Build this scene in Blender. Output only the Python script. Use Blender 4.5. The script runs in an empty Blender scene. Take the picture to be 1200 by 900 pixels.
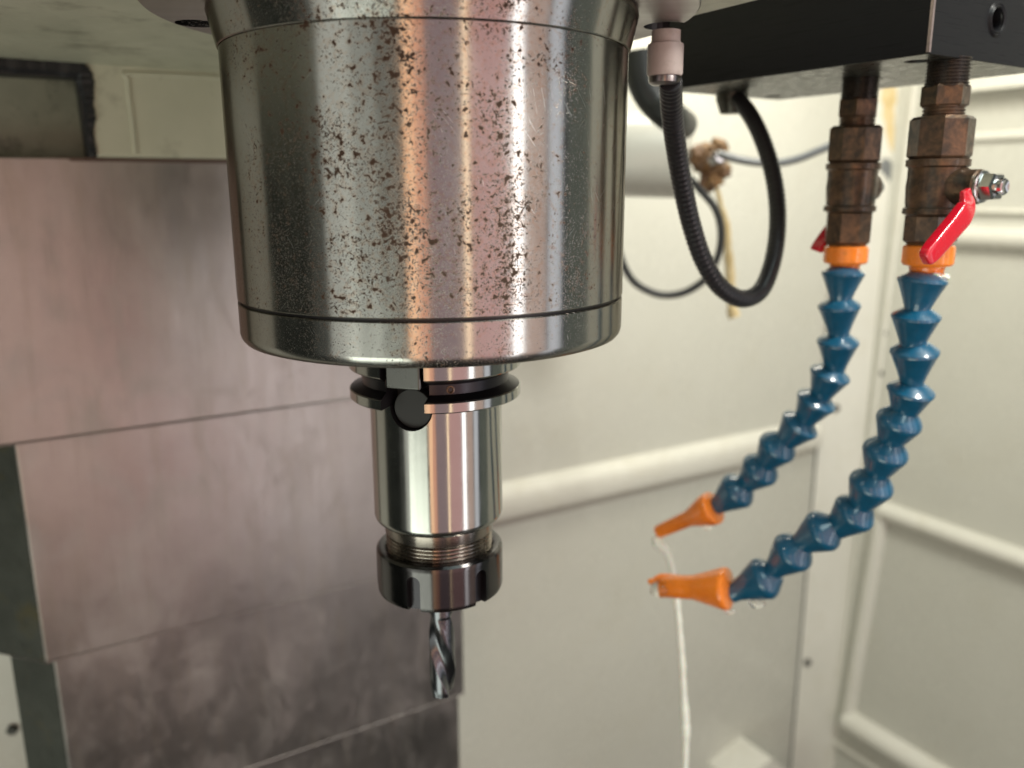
import bpy, bmesh, math, random
from math import sin, cos, pi, radians, hypot, atan2, sqrt
from mathutils import Vector, Matrix
random.seed(7)
S = bpy.context.scene
COL = S.collection
V = Vector
MM = 0.001

# ------------------------------------------------------------------ camera
F_PX, PITCH, ROLL = 984.2, 0.22764, -0.00293        # focal length in pixels of a 1200 px wide picture
CF = V((0, cos(PITCH), -sin(PITCH)))
_u = V((0, sin(PITCH), cos(PITCH))); _r = V((1, 0, 0))
CR = _r*cos(ROLL) + _u*sin(ROLL)
CU = -_r*sin(ROLL) + _u*cos(ROLL)
cam_d = bpy.data.cameras.new('camera'); cam = bpy.data.objects.new('camera', cam_d); COL.objects.link(cam)
cam.matrix_world = Matrix((CR, CU, -CF)).transposed().to_4x4()
cam_d.sensor_width = 36; cam_d.lens = 36*F_PX/1200
cam_d.clip_start = 0.01; cam_d.clip_end = 20
cam_d.dof.use_dof = True; cam_d.dof.focus_distance = 0.270; cam_d.dof.aperture_fstop = 8.2
S.camera = cam

# ------------------------------------------------------------------ world, exposure
W = bpy.data.worlds.new('World'); S.world = W; W.use_nodes = True
W.node_tree.nodes['Background'].inputs[0].default_value = (0.80, 0.86, 0.74, 1)
W.node_tree.nodes['Background'].inputs[1].default_value = 0.03
S.view_settings.view_transform = 'Standard'; S.view_settings.look = 'None'
S.view_settings.exposure = 0; S.view_settings.gamma = 1
S.view_settings.use_curve_mapping = False

# ------------------------------------------------------------------ frame of reference (millimetres; the eye is the origin)
AX, AY = -28.555, 306.553                            # spindle axis
CAMDIR = atan2(-AY, -AX)                             # bearing from the axis to the eye
def az(b):                                           # unit vector from the axis, b degrees to the right of the eye
    a = CAMDIR + radians(b)
    return V((cos(a), sin(a), 0))
YAW = radians(-31.3)
Vv = V((sin(YAW), cos(YAW), 0))                      # machine depth direction
Uu = V((cos(YAW), -sin(YAW), 0))                     # machine width direction
def ray(x, y): return CR*((x-600)/F_PX) - CU*((y-450)/F_PX) + CF
def at_y(x, y, Y): d = ray(x, y); return d*(Y/d.y)
def at_z(x, y, z): d = ray(x, y); return d*(z/d.z)
def at_plane(x, y, P, n): d = ray(x, y); return d*(P.dot(n)/d.dot(n))

# ------------------------------------------------------------------ lamps
def strip(b0, b1, zlo, zhi, dist, color, L):
    """area lamp standing round the spindle axis, facing it; b = bearing in degrees"""
    b = (b0+b1)/2; w = 2*dist*math.tan(radians(abs(b1-b0)/2))*MM; h = (zhi-zlo)*MM
    ld = bpy.data.lights.new('area_lamp', 'AREA'); ld.shape = 'RECTANGLE'
    ld.size = w; ld.size_y = h; ld.color = color; ld.energy = L*pi*w*h
    o = bpy.data.objects.new('area_lamp', ld); COL.objects.link(o)
    d = az(b); o.location = (V((AX, AY, (zlo+zhi)/2)) + d*dist)*MM
    o.rotation_euler = (d).to_track_quat('Z', 'Y').to_euler()
    return o
def bear(x, dist=1200, R=68.4):
    """bearing at which the reflection seen at picture column x of the barrel meets the circle of lamps"""
    D = hypot(AX, AY); half = F_PX*0.0 + 232.0
    s = max(-0.995, min(0.995, (x-502)/half)); a = math.asin(R/D)   # half angle of the barrel
    t = math.atan(s*math.tan(a))                     # view angle off the axis
    # camera on the +X side at (D,0); ray towards the origin turned by t
    dx, dy = -cos(t), sin(t)
    bq = D*dx; c = D*D-R*R; k = -bq-sqrt(max(0, bq*bq-c))
    px, py = D+k*dx, k*dy; nx, ny = px/R, py/R
    dn = dx*nx+dy*ny; rx, ry = dx-2*dn*nx, dy-2*dn*ny
    m = px*rx+py*ry; q = -m+sqrt(m*m-(R*R-dist*dist))
    return math.degrees(atan2(py+q*ry, px+q*rx))
BANDS = [  # picture columns on the barrel, colour, radiance
    (358, 377, (1.0, 1.0, 0.9), 0.05),
    (377, 413, (1.0, 1.0, 0.90), 0.62),
    (413, 440, (1.0, 1.0, 0.90), 0.38),
    (440, 469, (1.0, 0.98, 0.88), 0.17),
    (471, 484, (1.0, 0.60, 0.36), 1.8),
    (484, 497, (1.0, 0.50, 0.34), 1.15),
    (498, 540, (0.95, 0.68, 0.72), 0.42),
    (541, 547, (1.0, 0.74, 0.50), 2.8),
    (549, 596, (1.0, 0.58, 0.56), 0.80),
    (599, 612, (1.0, 0.96, 0.97), 3.3),
    (615, 639, (1.0, 0.72, 0.62), 0.72),
    (642, 658, (0.90, 0.92, 1.0), 0.95),
    (664, 697, (0.92, 1.0, 0.85), 0.13),
    (699, 706, (1.0, 0.95, 0.8), 0.40),
    (718, 723, (1.0, 0.95, 0.8), 0.50),
]
for x0, x1, c, L in BANDS:
    strip(bear(x0), bear(x1), -850, 620, 1200, c, L*1.18)  # added strips, there only to give the barrel its reflected colour bands
def lamp(loc, target, w, h, color, power):
    ld = bpy.data.lights.new('area_lamp', 'AREA'); ld.shape = 'RECTANGLE'; ld.size = w*MM; ld.size_y = h*MM
    ld.color = color; ld.energy = power
    o = bpy.data.objects.new('area_lamp', ld); COL.objects.link(o)
    o.location = V(loc)*MM; o.rotation_euler = (V(loc)-V(target)).to_track_quat('Z', 'Y').to_euler()
# work lamp of the machine, up inside the cabinet to the right of the head
lamp((290, 740, 360), (300, 1050, -150), 420, 160, (1.0, 0.94, 0.80), 3.7)
lamp((520, 60, 640), (150, 380, -60), 150, 130, (1.0, 0.97, 0.88), 7.5)
# low grey fill lamp, added as bounce light for the undersides
lamp((-700, -900, -950), (-60, 330, 40), 900, 700, (0.93, 1.0, 0.86), 7.0)
# cool fill lamp, added high behind the eye to brighten the walls
lamp((520, -350, 900), (150, 500, -200), 700, 500, (0.80, 1.0, 0.97), 5.6)

# ------------------------------------------------------------------ materials
def P(name, color=(0.5,0.5,0.5), rough=0.5, metal=0.0, **kw):
    m = bpy.data.materials.new(name); m.use_nodes = True
    b = m.node_tree.nodes['Principled BSDF']
    b.inputs['Base Color'].default_value = (*color, 1)
    b.inputs['Roughness'].default_value = rough; b.inputs['Metallic'].default_value = metal
    for k, v in kw.items(): b.inputs[k.replace('_', ' ')].default_value = v
    return m
class G:
    """small helper to wire nodes"""
    def __init__(s, m): s.t = m.node_tree; s.b = s.t.nodes['Principled BSDF']; s.co = None
    def n(s, ty, **kw):
        q = s.t.nodes.new(ty)
        for k, v in kw.items(): setattr(q, k, v)
        return q
    def put(s, sock, v):
        if isinstance(v, bpy.types.NodeSocket): s.t.links.new(v, sock)
        elif isinstance(v, tuple) and len(v) == 3 and sock.type == 'RGBA': sock.default_value = (*v, 1)
        else: sock.default_value = v
    def obj(s):                                       # object coordinates in millimetres
        if s.co is None:
            tc = s.n('ShaderNodeTexCoord'); vm = s.n('ShaderNodeVectorMath', operation='SCALE')
            s.t.links.new(tc.outputs['Object'], vm.inputs[0]); vm.inputs['Scale'].default_value = 1000
            s.co = vm.outputs[0]
        return s.co
    def scaled(s, v, sc, off=(0,0,0), rot=(0,0,0)):
        mp = s.n('ShaderNodeMapping'); s.put(mp.inputs['Vector'], v)
        mp.inputs['Scale'].default_value = sc; mp.inputs['Location'].default_value = off; mp.inputs['Rotation'].default_value = rot
        return mp.outputs[0]
    def noise(s, v, scale, detail=4, rough=0.55, dist=0.0):
        q = s.n('ShaderNodeTexNoise'); s.put(q.inputs['Vector'], v)
        q.inputs['Scale'].default_value = scale; q.inputs['Detail'].default_value = detail
        q.inputs['Roughness'].default_value = rough; q.inputs['Distortion'].default_value = dist
        return q.outputs['Fac']
    def ramp(s, v, lo, hi, a=0.0, b=1.0):
        q = s.n('ShaderNodeMapRange', clamp=True); s.put(q.inputs[0], v)
        q.inputs[1].default_value = lo; q.inputs[2].default_value = hi; s.put(q.inputs[3], a); s.put(q.inputs[4], b)
        return q.outputs[0]
    def math(s, op, a, b=0.0, c=None):
        q = s.n('ShaderNodeMath', operation=op); s.put(q.inputs[0], a); s.put(q.inputs[1], b)
        if c is not None: s.put(q.inputs[2], c)
        return q.outputs[0]
    def mix(s, f, a, b):
        q = s.n('ShaderNodeMix', data_type='RGBA'); s.put(q.inputs[0], f); s.put(q.inputs[6], a); s.put(q.inputs[7], b)
        return q.outputs[2]
    def cyl(s, R):                                    # unrolled coordinates round the object's z axis
        x = s.n('ShaderNodeSeparateXYZ'); s.put(x.inputs[0], s.obj())
        a = s.math('ARCTAN2', x.outputs[0], s.math('MULTIPLY', x.outputs[1], -1.0))
        c = s.n('ShaderNodeCombineXYZ'); s.put(c.inputs[0], s.math('MULTIPLY', a, float(R))); s.put(c.inputs[1], x.outputs[2])
        return c.outputs[0], x
    def bump(s, h, strength=0.3, dist=0.2, prev=None):
        q = s.n('ShaderNodeBump'); q.inputs['Strength'].default_value = strength
        q.inputs['Distance'].default_value = dist*MM; s.put(q.inputs['Height'], h)
        if prev is not None: s.put(q.inputs['Normal'], prev)
        return q.outputs[0]
    def set(s, **kw):
        for k, v in kw.items(): s.put(s.b.inputs[k.replace('_', ' ')], v)

def barrel_material():
    m = P('rust_pitted_steel', (0.55, 0.55, 0.53), 0.2, 1.0); g = G(m)
    un, xyz = g.cyl(68.4); X, Z = xyz.outputs[0], xyz.outputs[2]
    o = g.obj()
    # where rust gathers: a broad zone in the front middle, thinning to the sides and in the lowest ring
    zone = g.math('MULTIPLY', g.ramp(X, -66.0, -26.0), g.ramp(X, 66.0, 26.0))
    low = g.noise(un, 0.045, 3, 0.6)
    zone = g.math('ADD', g.math('MULTIPLY', zone, 0.075), g.math('MULTIPLY', g.math('SUBTRACT', low, 0.5), 0.26))
    zone = g.math('SUBTRACT', zone, g.ramp(Z, -34.0, -39.0, 0.0, 0.055))
    col = g.ramp(g.math('ABSOLUTE', g.math('ADD', X, 4.0)), 0.0, 9.0, 0.06, 0.0)      # the dense streak in the middle
    col2 = g.ramp(g.math('ABSOLUTE', g.math('SUBTRACT', X, 27.0)), 0.0, 6.0, 0.03, 0.0)
    dens = g.math('ADD', g.math('ADD', zone, col), col2)
    clus = g.noise(g.scaled(un, (1, 0.85, 1), (3, 11, 0)), 0.17, 3, 0.55)
    big = g.math('ADD', g.math('MULTIPLY', g.noise(un, 0.45, 2, 0.5), 0.58), g.math('MULTIPLY', clus, 0.22))
    big = g.math('ADD', big, g.math('MULTIPLY', g.noise(un, 2.0, 3, 0.6), 0.20))
    mid = g.math('ADD', g.math('MULTIPLY', g.noise(g.scaled(un, (1, 1, 1), (31, 7, 3)), 1.15, 4, 0.62), 0.72), g.math('MULTIPLY', g.noise(g.scaled(un, (1, 1, 1), (8, 21, 0)), 0.10, 3, 0.6), 0.28))
    fine = g.noise(g.scaled(un, (1, 1, 1), (5, 57, 9)), 2.3, 3, 0.6)
    lowz = g.ramp(Z, 20.0, -34.0, 0.0, 0.045)
    r1 = g.ramp(g.math('ADD', big, g.math('MULTIPLY', dens, 0.75)), 0.646, 0.654)
    r2 = g.ramp(g.math('ADD', mid, g.math('MULTIPLY', dens, 0.7)), 0.640, 0.650)
    r3 = g.ramp(g.math('ADD', g.math('ADD', fine, lowz), g.math('MULTIPLY', dens, 0.8)), 0.685, 0.71)
    rust = g.math('MAXIMUM', r1, g.math('MAXIMUM', r2, g.math('MULTIPLY', r3, 0.9)))
    halo = g.ramp(g.math('ADD', big, dens), 0.56, 0.64)
    # turned finish: very fine rings, and hair scratches in two slanting directions
    rings = g.noise(g.scaled(un, (0.012, 3.0, 1)), 1.0, 3, 0.7)
    sc = None
    for i, (ang, sx) in enumerate(((0.9, 6.0), (-0.75, 7.5), (1.35, 5.0))):
        q = g.noise(g.scaled(g.scaled(un, (1, 1, 1), (i*13, 3, 0), (0, 0, ang)), (0.10, sx, 1)), 0.55, 2, 0.5, 0.15)
        q = g.ramp(q, 0.735, 0.76)
        sc = q if sc is None else g.math('MAXIMUM', sc, q)
    film = g.noise(g.scaled(un, (0.35, 0.12, 1)), 0.35, 5, 0.7)
    steel = g.mix(film, (0.36, 0.36, 0.34), (0.50, 0.49, 0.465))
    steel = g.mix(g.math('MULTIPLY', halo, 0.35), steel, (0.42, 0.30, 0.22))
    steel = g.mix(g.math('MULTIPLY', sc, 0.22), steel, (0.8, 0.8, 0.78))
    rc = g.mix(g.noise(un, 0.9, 4), (0.024, 0.017, 0.013), (0.078, 0.046, 0.030))
    g.set(Specular_Tint=(0.42, 0.40, 0.37))
    g.set(Base_Color=g.mix(rust, steel, rc), Metallic=g.ramp(rust, 0.0, 1.0, 1.0, 0.05))
    tn = g.n('ShaderNodeTangent', direction_type='RADIAL', axis='Z'); g.set(Tangent=tn.outputs[0], Anisotropic=0.9, Anisotropic_Rotation=0.25)
    ro = g.math('ADD', g.ramp(film, 0.3, 0.7, 0.18, 0.25), g.math('MULTIPLY', sc, 0.12))
    g.set(Roughness=g.math('MAXIMUM', ro, g.math('MULTIPLY', rust, 0.85)))
    b1 = g.bump(rings, 0.05, 0.05); b2 = g.bump(g.math('MULTIPLY', g.noise(un, 2.2, 3), rust), 0.35, 0.2, b1)
    b3 = g.bump(g.math('ADD', sc, g.math('MULTIPLY', g.noise(un, 0.06, 2), 4.0)), 0.12, 0.05, b2); g.set(Normal=b3)
    return m
def turned_material(name, R, c0, c1, r0, r1, rings=3.0, bumpk=0.10, spots=0.0):
    m = P(name, c0, r0, 1.0); g = G(m); un, xyz = g.cyl(R)
    f = g.noise(g.scaled(un, (0.25, 0.15, 1)), 0.5, 4, 0.65)
    c = g.mix(f, c0, c1)
    ro = g.ramp(f, 0.3, 0.7, r0, r1)
    if spots:
        s = g.math('MULTIPLY', g.ramp(g.noise(un, 1.6, 4, 0.7), 0.66, 0.70), g.ramp(g.noise(un, 0.09, 2), 0.52, 0.62, 0.15, 1.0))
        c = g.mix(g.math('MULTIPLY', s, spots), c, (0.06, 0.045, 0.035)); ro = g.math('ADD', ro, g.math('MULTIPLY', s, 0.3))
    tn = g.n('ShaderNodeTangent', direction_type='RADIAL', axis='Z'); g.set(Tangent=tn.outputs[0], Anisotropic=0.9, Anisotropic_Rotation=0.25)
    g.set(Base_Color=c, Roughness=ro, Normal=g.bump(g.noise(g.scaled(un, (0.012, rings, 1)), 1.0, 3, 0.7), bumpk, 0.05))
    return m
M = {}
M['barrel'] = barrel_material()
M['holder'] = turned_material('turned_bright_steel', 24.6, (0.37, 0.37, 0.35), (0.50, 0.50, 0.47), 0.16, 0.23, 3.0, 0.06, 0.55)
M['nut'] = turned_material('dark_nut_steel', 24.5, (0.055, 0.053, 0.054), (0.12, 0.115, 0.115), 0.14, 0.26, 2.0, 0.08, 0.5)
M['thread'] = turned_material('oily_thread_steel', 20, (0.26, 0.22, 0.19), (0.44, 0.40, 0.36), 0.2, 0.32, 2.0, 0.08)
M['carbide'] = P('cutter_carbide', (0.15, 0.155, 0.17), 0.27, 1.0)
M['black'] = P('shaded_recess_black', (0.012, 0.012, 0.014), 0.38, 0.0)  # shade and dark reflections of recesses put into the colour
M['oxide'] = P('black_oxide_groove', (0.045, 0.043, 0.048), 0.30, 0.9)
M['flangeface'] = turned_material('ground_flange_steel', 91, (0.24, 0.215, 0.215), (0.32, 0.29, 0.285), 0.28, 0.40, 0.4, 0.2)
M['plug'] = P('dark_grey_plug', (0.013, 0.014, 0.014), 0.5)
M['keysteel'] = turned_material('worn_key_steel', 30, (0.06, 0.06, 0.057), (0.15, 0.147, 0.14), 0.22, 0.4, 1.0, 0.2, 0.5)
M['bright'] = P('bright_plated_steel', (0.62, 0.61, 0.60), 0.18, 1.0)

def mottled(name, c0, c1, rough, scale=0.02, metal=0.0, bumps=0.15, dirt=None, dirt_amt=0.5, dscale=0.05, stretch=(1,1,1), coat=0.0, **kw):
    m = P(name, c0, rough, metal, **kw); g = G(m); v = g.scaled(g.obj(), stretch)
    f = g.noise(v, scale, 5, 0.6)
    c = g.mix(g.ramp(f, 0.3, 0.7), c0, c1)
    if dirt:
        d = g.math('MULTIPLY', g.ramp(g.noise(g.scaled(v, (1,1,1), (9, 4, 2)), dscale, 7, 0.68), 0.52, 0.72), dirt_amt)
        c = g.mix(d, c, dirt)
    g.set(Base_Color=c, Roughness=g.ramp(g.noise(v, scale*6, 4), 0.3, 0.7, max(0.03, rough-0.09), rough+0.1))
    g.set(Normal=g.bump(g.noise(g.obj(), 0.5, 4, 0.6), bumps, 0.3))
    if coat: g.set(Coat_Weight=coat, Coat_Roughness=0.05)
    return m
M['cream'] = mottled('cream_cabinet_paint', (0.485, 0.485, 0.43), (0.53, 0.53, 0.475), 0.25, 0.004, 0, 0.04, (0.42, 0.39, 0.29), 0.14, 0.010)
M['cream_rail'] = mottled('cream_rail_paint', (0.60, 0.595, 0.53), (0.66, 0.655, 0.59), 0.20, 0.01, 0, 0.04, (0.42, 0.38, 0.26), 0.25, 0.02)
M['casting'] = mottled('grey_green_casting_paint', (0.50, 0.51, 0.40), (0.60, 0.60, 0.48), 0.42, 0.015, 0, 0.3, (0.12, 0.115, 0.075), 0.75, 0.028)
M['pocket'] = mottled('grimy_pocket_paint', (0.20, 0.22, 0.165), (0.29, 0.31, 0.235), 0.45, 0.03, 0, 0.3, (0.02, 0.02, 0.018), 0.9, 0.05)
M['gunk_shade'] = P('black_gunk_and_shade', (0.02, 0.021, 0.024), 0.5)  # black for gunk and for the shadow in the pocket
M['rust_shade'] = P('rusty_shadow_line', (0.10, 0.06, 0.045), 0.7)
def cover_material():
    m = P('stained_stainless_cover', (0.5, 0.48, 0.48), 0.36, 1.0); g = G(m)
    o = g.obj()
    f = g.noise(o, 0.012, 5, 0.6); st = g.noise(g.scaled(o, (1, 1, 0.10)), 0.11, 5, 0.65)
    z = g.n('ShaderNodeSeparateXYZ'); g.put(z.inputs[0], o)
    low_part = g.ramp(z.outputs[2], -205.0, -265.0)                     # darker grey low down, with paler runs and blots of dried coolant
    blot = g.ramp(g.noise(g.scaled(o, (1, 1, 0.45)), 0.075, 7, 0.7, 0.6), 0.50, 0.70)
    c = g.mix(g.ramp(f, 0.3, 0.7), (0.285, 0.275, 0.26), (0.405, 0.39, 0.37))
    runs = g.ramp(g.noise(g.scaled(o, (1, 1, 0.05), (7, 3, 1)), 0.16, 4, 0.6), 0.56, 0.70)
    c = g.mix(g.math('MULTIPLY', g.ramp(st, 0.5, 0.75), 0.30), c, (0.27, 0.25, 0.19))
    c = g.mix(g.math('MULTIPLY', low_part, 0.7), c, (0.10, 0.102, 0.103))
    c = g.mix(g.math('MULTIPLY', g.math('MULTIPLY', runs, low_part), 0.45), c, (0.34, 0.34, 0.33))
    c = g.mix(g.math('MULTIPLY', g.math('MULTIPLY', blot, low_part), 0.5), c, (0.42, 0.42, 0.42))
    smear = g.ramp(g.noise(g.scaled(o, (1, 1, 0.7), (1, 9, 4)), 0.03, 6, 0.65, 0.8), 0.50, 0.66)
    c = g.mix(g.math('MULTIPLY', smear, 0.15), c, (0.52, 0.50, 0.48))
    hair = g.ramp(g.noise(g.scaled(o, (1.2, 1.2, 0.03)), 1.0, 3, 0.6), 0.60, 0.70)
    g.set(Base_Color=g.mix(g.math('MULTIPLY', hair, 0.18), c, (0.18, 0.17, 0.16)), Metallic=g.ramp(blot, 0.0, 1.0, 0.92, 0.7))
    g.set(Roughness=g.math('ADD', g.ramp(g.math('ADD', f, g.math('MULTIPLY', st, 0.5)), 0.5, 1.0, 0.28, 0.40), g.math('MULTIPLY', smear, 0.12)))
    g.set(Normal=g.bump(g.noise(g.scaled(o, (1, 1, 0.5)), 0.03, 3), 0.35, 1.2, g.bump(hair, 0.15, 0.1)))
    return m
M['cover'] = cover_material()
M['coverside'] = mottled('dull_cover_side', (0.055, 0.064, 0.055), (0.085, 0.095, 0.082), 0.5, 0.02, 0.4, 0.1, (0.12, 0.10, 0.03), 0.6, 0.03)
def block_material():
    m = P('black_anodised_aluminium', (0.035, 0.036, 0.038), 0.34, 0.0, Specular_IOR_Level=0.12); g = G(m); o = g.obj()
    q = g.noise(g.scaled(o, (0.06, 0.06, 3.0), (0, 0, 0), (0.5, 0.45, 0.3)), 0.6, 3, 0.6)
    wear = g.ramp(g.noise(o, 0.12, 7, 0.75), 0.64, 0.70)
    g.set(Base_Color=g.mix(g.math('MULTIPLY', wear, 0.25), (0.016, 0.0165, 0.018), (0.07, 0.07, 0.07)),
          Roughness=g.ramp(q, 0.3, 0.7, 0.24, 0.42), Normal=g.bump(q, 0.3, 0.12))
    return m
M['block'] = block_material()
M['blockunder'] = mottled('olive_underside_sheen', (0.06, 0.06, 0.05), (0.095, 0.095, 0.078), 0.30, 0.03, 0.5, 0.2, (0.03, 0.03, 0.028), 0.8, 0.07)  # olive grey that the underside reflects, put into its colour
M['chamfer'] = mottled('pinkish_highlight_edge', (0.42, 0.34, 0.33), (0.62, 0.50, 0.48), 0.35, 0.4, 0.8)  # highlight of the block's edge put into the colour
def brass_material():
    m = P('tarnished_brass', (0.2, 0.11, 0.06), 0.4, 0.7); g = G(m); o = g.obj()
    f = g.ramp(g.noise(o, 0.16, 6, 0.7, 0.5), 0.36, 0.66)
    k = g.ramp(g.noise(g.scaled(o, (1, 1, 1), (4, 8, 3)), 0.10, 5, 0.65), 0.50, 0.66)
    c = g.mix(f, (0.040, 0.026, 0.018), (0.20, 0.120, 0.070))
    c = g.mix(g.math('MULTIPLY', k, 0.92), c, (0.030, 0.030, 0.022))  # greenish black patches, widened to stand in for the shaded sides
    g.set(Base_Color=c, Metallic=g.ramp(f, 0, 1, 0.45, 0.85), Roughness=g.ramp(f, 0, 1, 0.50, 0.30),
          Normal=g.bump(g.noise(o, 0.9, 5, 0.65), 0.5, 0.35), Coat_Weight=0.35, Coat_Roughness=0.12)
    return m
M['brass'] = brass_material()
M['oilybrass'] = mottled('black_oily_thread', (0.012, 0.011, 0.010), (0.045, 0.032, 0.022), 0.3, 0.3, 0.3, 0.4)
def plastic(name, c0, c1, rough, coat=0.7, bumpk=0.25):
    m = P(name, c0, rough); g = G(m); o = g.obj()
    grime = g.math('MULTIPLY', g.ramp(g.noise(o, 0.35, 6, 0.7), 0.54, 0.68), 0.32)
    g.set(Base_Color=g.mix(grime, g.mix(g.noise(o, 0.25, 4), c0, c1), tuple(q*0.35+0.01 for q in c0)), Roughness=g.ramp(g.noise(o, 0.35, 3), 0.35, 0.65, rough-0.08, rough+0.08),
          Normal=g.bump(g.noise(o, 0.5, 4, 0.6), bumpk, 0.25), Coat_Weight=coat, Coat_Roughness=0.05)
    return m
M['blue'] = plastic('wet_blue_plastic', (0.003, 0.075, 0.155), (0.006, 0.115, 0.22), 0.36, 0.9)
M['orange'] = plastic('wet_orange_plastic', (0.93, 0.215, 0.015), (0.98, 0.29, 0.03), 0.32)
M['red'] = plastic('red_vinyl_sleeve', (0.60, 0.006, 0.022), (0.70, 0.010, 0.030), 0.22, 1.0, 0.35)
M['rubber'] = plastic('black_hose_rubber', (0.014, 0.014, 0.016), (0.022, 0.022, 0.026), 0.42, 0.25, 0.4)
M['cable'] = P('soft_black_cable', (0.016, 0.018, 0.018), 0.45)
M['greytube'] = P('grey_plastic_tube', (0.14, 0.15, 0.15), 0.28)
M['fitting'] = mottled('pale_pink_nylon', (0.44, 0.37, 0.345), (0.54, 0.46, 0.43), 0.40, 0.08, 0, 0.2, (0.25, 0.21, 0.17), 0.5, 0.15)
M['gunk'] = mottled('brown_dried_gunk', (0.20, 0.11, 0.045), (0.10, 0.05, 0.025), 0.5, 0.08, 0, 0.6, (0.42, 0.25, 0.08), 0.8, 0.12)
M['ochre'] = mottled('ochre_dried_coolant', (0.50, 0.38, 0.17), (0.60, 0.50, 0.30), 0.5, 0.05, 0, 0.5, (0.35, 0.22, 0.08), 0.4, 0.1)
M['stainpaint'] = M['ochre']
M['bolt'] = P('dark_bolt_steel', (0.05, 0.05, 0.045), 0.5, 0.5)
M['water'] = P('clear_coolant_drop', (1, 1, 1), 0.03, 0.0, Transmission_Weight=1.0, IOR=1.33)
mw = P('milky_coolant', (0.80, 0.84, 0.76), 0.10, 0.0, Transmission_Weight=0.45, IOR=1.33); M['milk'] = mw; mw.node_tree.nodes['Principled BSDF'].inputs['Transmission Weight'].default_value = 0.0; mw.node_tree.nodes['Principled BSDF'].inputs['Subsurface Weight'].default_value = 0.3; mw.node_tree.nodes['Principled BSDF'].inputs['Subsurface Scale'].default_value = 0.002

# ------------------------------------------------------------------ mesh helpers (all in millimetres, world axes)
ORG = {}
def tag(o, label=None, cat=None, group=None, kind=None):
    if label: o['label'] = label
    if cat: o['category'] = cat
    if group: o['group'] = group
    if kind: o['kind'] = kind
    return o
def empty(name, loc, label, cat, group=None):
    o = bpy.data.objects.new(name, None); COL.objects.link(o); o.empty_display_size = 0.01
    o.location = V(loc)*MM; ORG[o.name] = V(loc); return tag(o, label, cat, group)
def mesh_of(name, verts, faces, mats, smooth=True, mi=None, angle=35):
    me = bpy.data.meshes.new(name)
    me.from_pydata([tuple(V(v)*MM) for v in verts], [], faces); me.validate()
    for m in (mats if isinstance(mats, (list, tuple)) else [mats]): me.materials.append(m)
    bm = bmesh.new(); bm.from_mesh(me); bmesh.ops.remove_doubles(bm, verts=bm.verts, dist=1e-7)
    bmesh.ops.recalc_face_normals(bm, faces=bm.faces)
    for f in bm.faces: f.smooth = smooth
    for e in bm.edges:
        if len(e.link_faces) == 2 and e.calc_face_angle(0) > radians(angle): e.smooth = False
    bm.to_mesh(me); bm.free()
    if mi:
        for i, q in enumerate(mi):
            if i < len(me.polygons): me.polygons[i].material_index = q
    return me
def place(name, me, loc, parent=None, rot=None, scale=None):
    o = bpy.data.objects.new(name, me); COL.objects.link(o); loc = V(loc); ORG[o.name] = loc
    if parent: o.parent = parent; o.location = (loc-ORG[parent.name])*MM
    else: o.location = loc*MM
    if rot: o.rotation_mode = 'QUATERNION'; o.rotation_quaternion = rot
    if scale: o.scale = scale
    return o
def build(name, vf, mats, parent=None, loc=None, smooth=True, angle=35):
    """verts in world mm; the object's origin is put at loc (or at the parent's)"""
    vs, fs = vf
    loc = V(loc) if loc is not None else (ORG[parent.name] if parent else V((0, 0, 0)))
    return place(name, mesh_of(name, [V(v)-loc for v in vs], fs, mats, smooth, angle=angle), loc, parent)
def join(*parts):
    vs, fs = [], []
    for v, f in parts:
        k = len(vs); vs += [V(q) for q in v]; fs += [tuple(i+k for i in q) for q in f]
    return vs, fs
def frame(d):
    d = V(d).normalized(); a = V((0, 0, 1)) if abs(d.z) < 0.9 else V((1, 0, 0))
    x = a.cross(d).normalized(); return x, d.cross(x), d
def loft(rings, cap=True, closed=False):
    n = len(rings[0]); vs = [q for r in rings for q in r]; fs = []
    L = len(rings)
    for i in range(L if closed else L-1):
        j = (i+1) % L
        for k in range(n):
            fs.append((i*n+k, i*n+(k+1) % n, j*n+(k+1) % n, j*n+k))
    if cap and not closed: fs += [tuple(range(n))[::-1], tuple(range((L-1)*n, L*n))]
    return vs, fs
def lathe(prof, c=(0, 0, 0), d=(0, 0, 1), n=96, closed=False, cap=True, tw=0.0):
    """prof = [(radius, distance along d)]"""
    x, y, w = frame(d); c = V(c); rings = []
    for r, z in prof:
        rings.append([c + w*z + (x*cos(2*pi*k/n+tw) + y*sin(2*pi*k/n+tw))*max(r, 0.001) for k in range(n)])
    return loft(rings, cap, closed)
def box(c, sx, sy, sz, ux=(1, 0, 0), uy=(0, 1, 0), uz=(0, 0, 1)):
    c = V(c); ux, uy, uz = V(ux), V(uy), V(uz)
    vs = [c + ux*(a*sx/2) + uy*(b*sy/2) + uz*(e*sz/2) for a in (-1, 1) for b in (-1, 1) for e in (-1, 1)]
    return vs, [(0, 1, 3, 2), (4, 6, 7, 5), (0, 4, 5, 1), (2, 3, 7, 6), (0, 2, 6, 4), (1, 5, 7, 3)]
def prism(poly, off):
    """closed polygon of world points extruded by off"""
    n = len(poly); off = V(off); vs = [V(p) for p in poly] + [V(p)+off for p in poly]
    return vs, [tuple(range(n))[::-1], tuple(range(n, 2*n))] + [(i, (i+1) % n, (i+1) % n+n, i+n) for i in range(n)]
def spline(pts, sub=8):
    out = []; P_ = [V(p) for p in pts]; n = len(P_)
    for i in range(n-1):
        a, b, c, d = P_[max(i-1, 0)], P_[i], P_[i+1], P_[min(i+2, n-1)]
        for k in range(sub):
            t = k/sub
            out.append(0.5*((2*b)+(c-a)*t+(2*a-5*b+4*c-d)*t*t+(3*b-a-3*c+d)*t**3))
    out.append(P_[-1]); return out
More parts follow.
